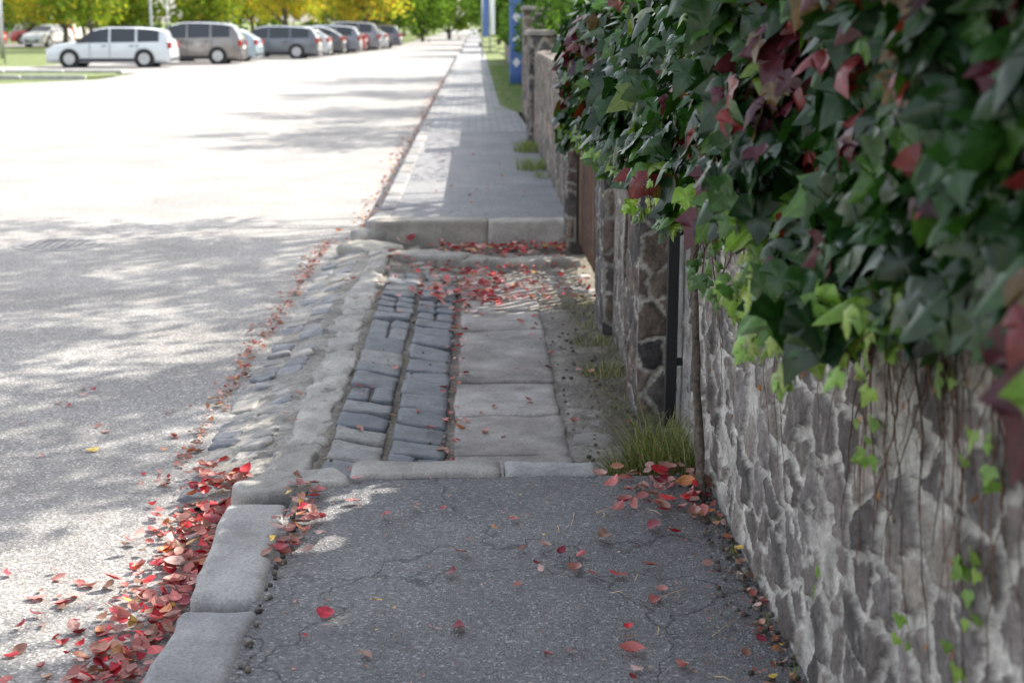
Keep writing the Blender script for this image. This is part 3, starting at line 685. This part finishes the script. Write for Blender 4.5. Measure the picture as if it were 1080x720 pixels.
scatter(mb,TRL,np.column_stack([x,y,z]),R.randn(K,3),R.randn(K,3)+[0,-.8,.5],R.uniform(1.,2.2,K),pick([(.08,.13,.03),(.15,.2,.04),(.28,.27,.05)],[3,2,1],K))
mb.build('distant_treeline',[M_tree])

# ---------------------------------------------------------------- cars
M_glass=plain('car_glass',(.03,.035,.04),.08,0,.8,0)
M_tyre=plain('tyre_rubber',(.02,.02,.02),.85)
M_rim=plain('wheel_alloy',(.45,.46,.47),.35,.7)
M_trim=plain('black_trim',(.025,.025,.027),.6)
M_red=plain('tail_lamp',(.35,.01,.01),.2)
M_head=plain('head_lamp',(.7,.7,.7),.15)
M_plate=plain('number_plate',(.75,.75,.72),.4)
def make_car(loc,rot,col,kind='wagon',metal=.2):
    root=bpy.data.objects.new('parked_car',None);scene.collection.objects.link(root);root.location=loc;root.rotation_euler=(0,0,rot)
    paint=plain('car_paint',col,.28,metal,.5,.03,1.)
    if kind=='wagon': L,W,Hh=4.75,1.82,1.50;St=[(-1,.55,0),(-.985,.68,0),(-.93,.78,0),(-.80,.87,0),(-.55,.97,0),(-.50,1.0,0),(-.24,1.40,1),(-.10,1.47,1),(.02,1.50,1),(.05,1.50,2),(.30,1.50,1),(.44,1.49,1),(.475,1.485,2),(.70,1.45,1),(.82,1.41,1),(.87,1.38,2),(.96,1.05,3),(.99,.92,0),(1,.60,0)]
    elif kind=='suv': L,W,Hh=4.55,1.86,1.68;St=[(-1,.62,0),(-.985,.80,0),(-.93,.92,0),(-.80,1.0,0),(-.55,1.08,0),(-.50,1.12,0),(-.25,1.56,1),(-.10,1.65,1),(.02,1.68,1),(.05,1.68,2),(.30,1.67,1),(.44,1.66,1),(.475,1.655,2),(.70,1.62,1),(.80,1.58,1),(.85,1.55,2),(.96,1.15,3),(.99,1.0,0),(1,.66,0)]
    else: L,W,Hh=4.2,1.76,1.47;St=[(-1,.55,0),(-.985,.68,0),(-.92,.78,0),(-.78,.88,0),(-.55,.97,0),(-.50,1.0,0),(-.20,1.38,1),(-.05,1.45,1),(.05,1.47,1),(.08,1.47,2),(.30,1.46,1),(.46,1.43,1),(.50,1.42,2),(.62,1.36,1),(.70,1.30,1),(.74,1.26,2),(.93,1.0,3),(.985,.92,0),(1,.60,0)]
    hl=L/2;hw=W/2;mb=MB();rings=[];zc=.18
    for (sx,zt_,k) in St:
        x=sx*hl;t=abs(sx);w=hw*(1-.10*max(0,(t-.8)/.2)**2*1.6)
        cab=k in(1,2)
        belt=min(zt_-.03,(.93 if kind!='suv' else 1.05)+.04*sx+.0)
        wr=w*(.76 if cab else .86);
        if k==0 and t<.6: wr=w*.84
        ring=[(0,zc),(w*.86,zc),(w*.97,zc+.10),(w,.55 if zt_>.6 else .42),(w*.955,belt if zt_>.62 else zt_-.03),(wr,zt_-.035 if cab else zt_-.012),(wr*.8,zt_),(0,zt_+.018)]
        full=[(x,a,b) for a,b in ring]+[(x,-a,b) for a,b in ring[-2:0:-1]]
        rings.append(full)
    n=len(rings[0]);V=[p for r in rings for p in r];Fb=[];Fg=[]
    for i in range(len(rings)-1):
        k0,k1=St[i][2],St[i+1][2]
        for j in range(n):
            f=[i*n+j,i*n+(j+1)%n,(i+1)*n+(j+1)%n,(i+1)*n+j]
            side=(j in(4,n-5))
            topf=j in(5,6,7,8)
            g=False
            if side and (k0 in(1,2) or k1 in(1,2)) and not (k0==1 and k1==2 ) and not (k0==2 and k1==3): g=True
            if side and k0==2 and k1==1: g=True
            if topf and i==5: g=True
            if topf and k0==2 and k1==3: g=True
            (Fg if g else Fb).append(f)
    Fb.append(list(range(n)));Fb.append([(len(rings)-1)*n+j for j in range(n)][::-1])
    mb.add(V,Fb,0);mb.add(V,Fg,1)
    mb.build('body',[paint,M_glass],parent=root,sharp=32)
    mb=MB()
    wb=.30*L
    for sx in(-wb-.03,wb-.05):
        for sy in(-1,1):
            def cyl(r,y0,y1,m,nn=28):
                Vv=[(sx+r*math.cos(2*math.pi*a/nn),sy*yy,.33+r*math.sin(2*math.pi*a/nn)) for yy in(y0,y1) for a in range(nn)]
                mb.add(Vv,[[a,(a+1)%nn,nn+(a+1)%nn,nn+a] for a in range(nn)]+[list(range(nn)),[nn+a for a in range(nn)]],m)
            cyl(.385,hw-.25,hw*1.0+.002,2);cyl(.325,hw-.22,hw+.012,0);cyl(.215,hw-.2,hw+.018,1);cyl(.15,hw-.1,hw+.0,2)
            for q in range(5):
                a=q*2*math.pi/5;c,s_=math.cos(a),math.sin(a);px,pz=-s_*.02,c*.02
                Vv=[(sx+px,sy*(hw+.024),.33+pz),(sx-px,sy*(hw+.024),.33-pz),(sx+c*.2-px,sy*(hw+.022),.33+s_*.2-pz),(sx+c*.2+px,sy*(hw+.022),.33+s_*.2+pz)]
                mb.add(Vv,[[0,1,2,3]],1)
    mb.build('wheels',[M_tyre,M_rim,M_trim],parent=root,smooth=False)
    mb=MB();bl=.93 if kind!='suv' else 1.05
    for sy in(-1,1):
        ya,yb=sorted((sy*(hw-.02),sy*(hw+.006)))
        for dx in(-.28*hl,.035*hl,.475*hl): box(mb,dx-.006,dx+.006,ya,yb,.38,bl-.04,0)
        box(mb,-.62*hl+.42,.6*hl-.42,ya,yb,.24,.34,0)
        for dx in(-.02*hl,.42*hl): box(mb,dx-.16,dx,*sorted((sy*hw*.98,sy*(hw+.02))),bl-.14,bl-.11,0)
        ya,yb=sorted((sy*(hw-.06),sy*(hw+.17)));box(mb,-.44*hl-.06,-.44*hl+.08,ya,yb,bl+.02,bl+.15,0)
        ya,yb=sorted((sy*(hw-.32),sy*(hw-.10)));box(mb,hl-.12,hl+.005,ya,yb,.72,.95,1)
        ya,yb=sorted((sy*(hw-.42),sy*(hw-.15)));box(mb,-hl-.0,-hl+.22,ya,yb,.60,.70,2)
        if kind!='hatch':
            yy=sy*hw*.70;box(mb,-.18*hl,.78*hl,yy-.015,yy+.015,Hh+.005,Hh+.04,0)
    box(mb,hl-.06,hl+.012,-.26,.26,.62,.73,3);box(mb,hl-.1,hl+.01,-.75,.75,.24,.36,0);box(mb,-hl-.008,-hl+.1,-.55,.55,.28,.46,0);box(mb,-hl-.014,-hl+.05,-.25,.25,.40,.50,3)
    mb.build('trim',[M_trim,M_red,M_head,M_plate],parent=root,smooth=False)
Zr=-.15
cars=[(-14.0,56.5,(.62,.66,.68),'wagon',.1),(-11.9,60.8,(.22,.20,.185),'suv',.5),(-11.6,64.6,(.35,.45,.50),'hatch',.3),(-9.7,69,(.12,.13,.15),'wagon',.4),(-9.3,72.6,(.5,.52,.54),'hatch',.3),(-8.9,76,(.07,.075,.085),'hatch',.3),(-8.6,79.6,(.16,.17,.2),'wagon',.4),(-8.3,83,(.35,.05,.05),'hatch',.2),(-7.9,86.4,(.2,.2,.22),'suv',.4),(-7.5,89.8,(.55,.56,.58),'hatch',.3),(-7.1,93.5,(.1,.1,.12),'wagon',.3)]
for (x,y,c,k,m) in cars: make_car((x,y,Zr),random.uniform(-.03,.03)-.02,c,k,m)
make_car((-35.5,104,Zr),.1,(.55,.03,.03),'hatch',.1);make_car((-33,112,Zr),.1,(.5,.05,.04),'suv',.1);make_car((-30,103,Zr),1.3,(.6,.6,.62),'hatch',.1)
sheet('parking_apron',[(-40,101),(-20,101),(-20,115),(-40,115)],-.146,M_road)
mb=MB()
for i in range(24): rock(mb,(-13-i*2.0,44.9,-.13),(.98,.07,.09),.02,seed=i,rough=.003,col=(.45,.44,.43))
for i in range(24): rock(mb,(-13-i*2.0,49.6,-.13),(.98,.07,.09),.02,seed=i,rough=.003,col=(.45,.44,.43))
mb.build('verge_kerb',[M_kerb])

# ---------------------------------------------------------------- posts, signs, building
M_metal=plain('galvanised_metal',(.4,.41,.42),.5,.6)
M_white=plain('white_paint',(.75,.76,.78),.5)
M_blue=plain('blue_panel',(.08,.16,.42),.45)
def lamp(x,y,h):
    mb=MB();tube(mb,[(0,0,0),(0,0,1),(0,0,h*.6),(0,0,h)],[.09,.07,.055,.04],12);tube(mb,[(0,0,h-.1),(.5,0,h+.15),(1.2,0,h+.2)],[.035,.03,.03],8);rock(mb,(1.4,0,h+.2),(.32,.12,.05),.03,rough=.002,col=(1,1,1))
    mb.build('street_lamp',[M_metal],loc=(x,y,-.15))
lamp(-22.3,69,7);lamp(-14.8,67,7)
def sign(x,y,h,w,hh,mat,name='traffic_sign'):
    r=bpy.data.objects.new(name,None);scene.collection.objects.link(r);r.location=(x,y,-.15)
    mb=MB();tube(mb,[(0,0,0),(0,0,h)],[.035,.035],12);mb.build('post',[M_metal],parent=r)
    mb=MB();rock(mb,(0,-.05,h-hh/2),(w/2,.012,hh/2),.01,rough=0,col=(1,1,1));mb.build('panel',[mat],parent=r)
    mb=MB();rock(mb,(0,-.066,h-hh/2),(w/2-.06,.004,hh/2-.06),.003,rough=0,col=(1,1,1));mb.build('symbol',[M_white if mat is M_blue else M_blue],parent=r)
sign(-14.6,44.6,3.2,.7,.7,M_white);sign(-12.9,61.5,3.3,.55,.7,M_white);sign(-19.3,60,3.6,.5,.5,M_white)
r=bpy.data.objects.new('advertising_totem',None);scene.collection.objects.link(r);r.location=(1.02,36,.04)
mb=MB();rock(mb,(0,0,1.5),(.17,.08,1.5),.02,rough=0);mb.build('column',[M_blue],parent=r)
mb=MB()
for z in(.55,1.1,1.65,2.2,2.7): mb.add([(0,-.084,z-.13),(.1,-.084,z),(0,-.084,z+.13),(-.1,-.084,z)],[[0,1,2,3]])
mb.build('diamonds',[M_white],parent=r,smooth=False)
for (x,y,mt) in((-.05,62,M_blue),(.35,70,M_white)):
    r=bpy.data.objects.new('banner_flag',None);scene.collection.objects.link(r);r.location=(x+.35,y,.04)
    mb=MB();tube(mb,[(0,0,0),(0,0,4)],[.04,.03],8);mb.build('pole',[M_metal],parent=r)
    mb=MB();V=[];F=[]
    for i in range(13):
        z=.9+i*.25
        for j in range(4): V.append((.04+j*.07,.03*math.sin(i*.8+j),z))
    for i in range(12):
        for j in range(3): F.append([i*4+j,i*4+j+1,i*4+j+5,i*4+j+4])
    mb.add(V,F);mb.build('cloth',[mt],parent=r)
r=bpy.data.objects.new('apartment_building',None);scene.collection.objects.link(r);r.location=(-62,150,-.15)
M_rend=plain('pale_render',(.62,.58,.54),.9);M_win=plain('window_glass',(.05,.06,.08),.1);M_roof=plain('roof_tiles',(.28,.10,.07),.8)
mb=MB();box(mb,-20,20,0,12,0,9);mb.build('walls',[M_rend],parent=r,smooth=False)
mb=MB()
for fl in range(3):
    for i in range(12): box(mb,-18.5+i*3.2,-17.0+i*3.2,-.05,.05,1+fl*3,2.5+fl*3)
mb.build('windows',[M_win],parent=r,smooth=False)
mb=MB()
for fl in range(3):
    for i in range(12): box(mb,-18.6+i*3.2,-16.9+i*3.2,-.12,-.055,.88+fl*3,.98+fl*3)
mb.build('sills',[M_white],parent=r,smooth=False)
mb=MB();mb.add([(-20.5,-.5,9.01),(20.5,-.5,9.01),(20.5,12.5,9.01),(-20.5,12.5,9.01),(-20.5,6,12),(20.5,6,12)],[[0,1,5,4],[2,3,4,5],[0,4,3],[1,2,5],[0,3,2,1]]);mb.build('roof',[M_roof],parent=r,smooth=False)
mb=MB();box(mb,-.6,.6,-.08,.0,0,2.2);mb.build('door',[M_trim],parent=r,smooth=False)
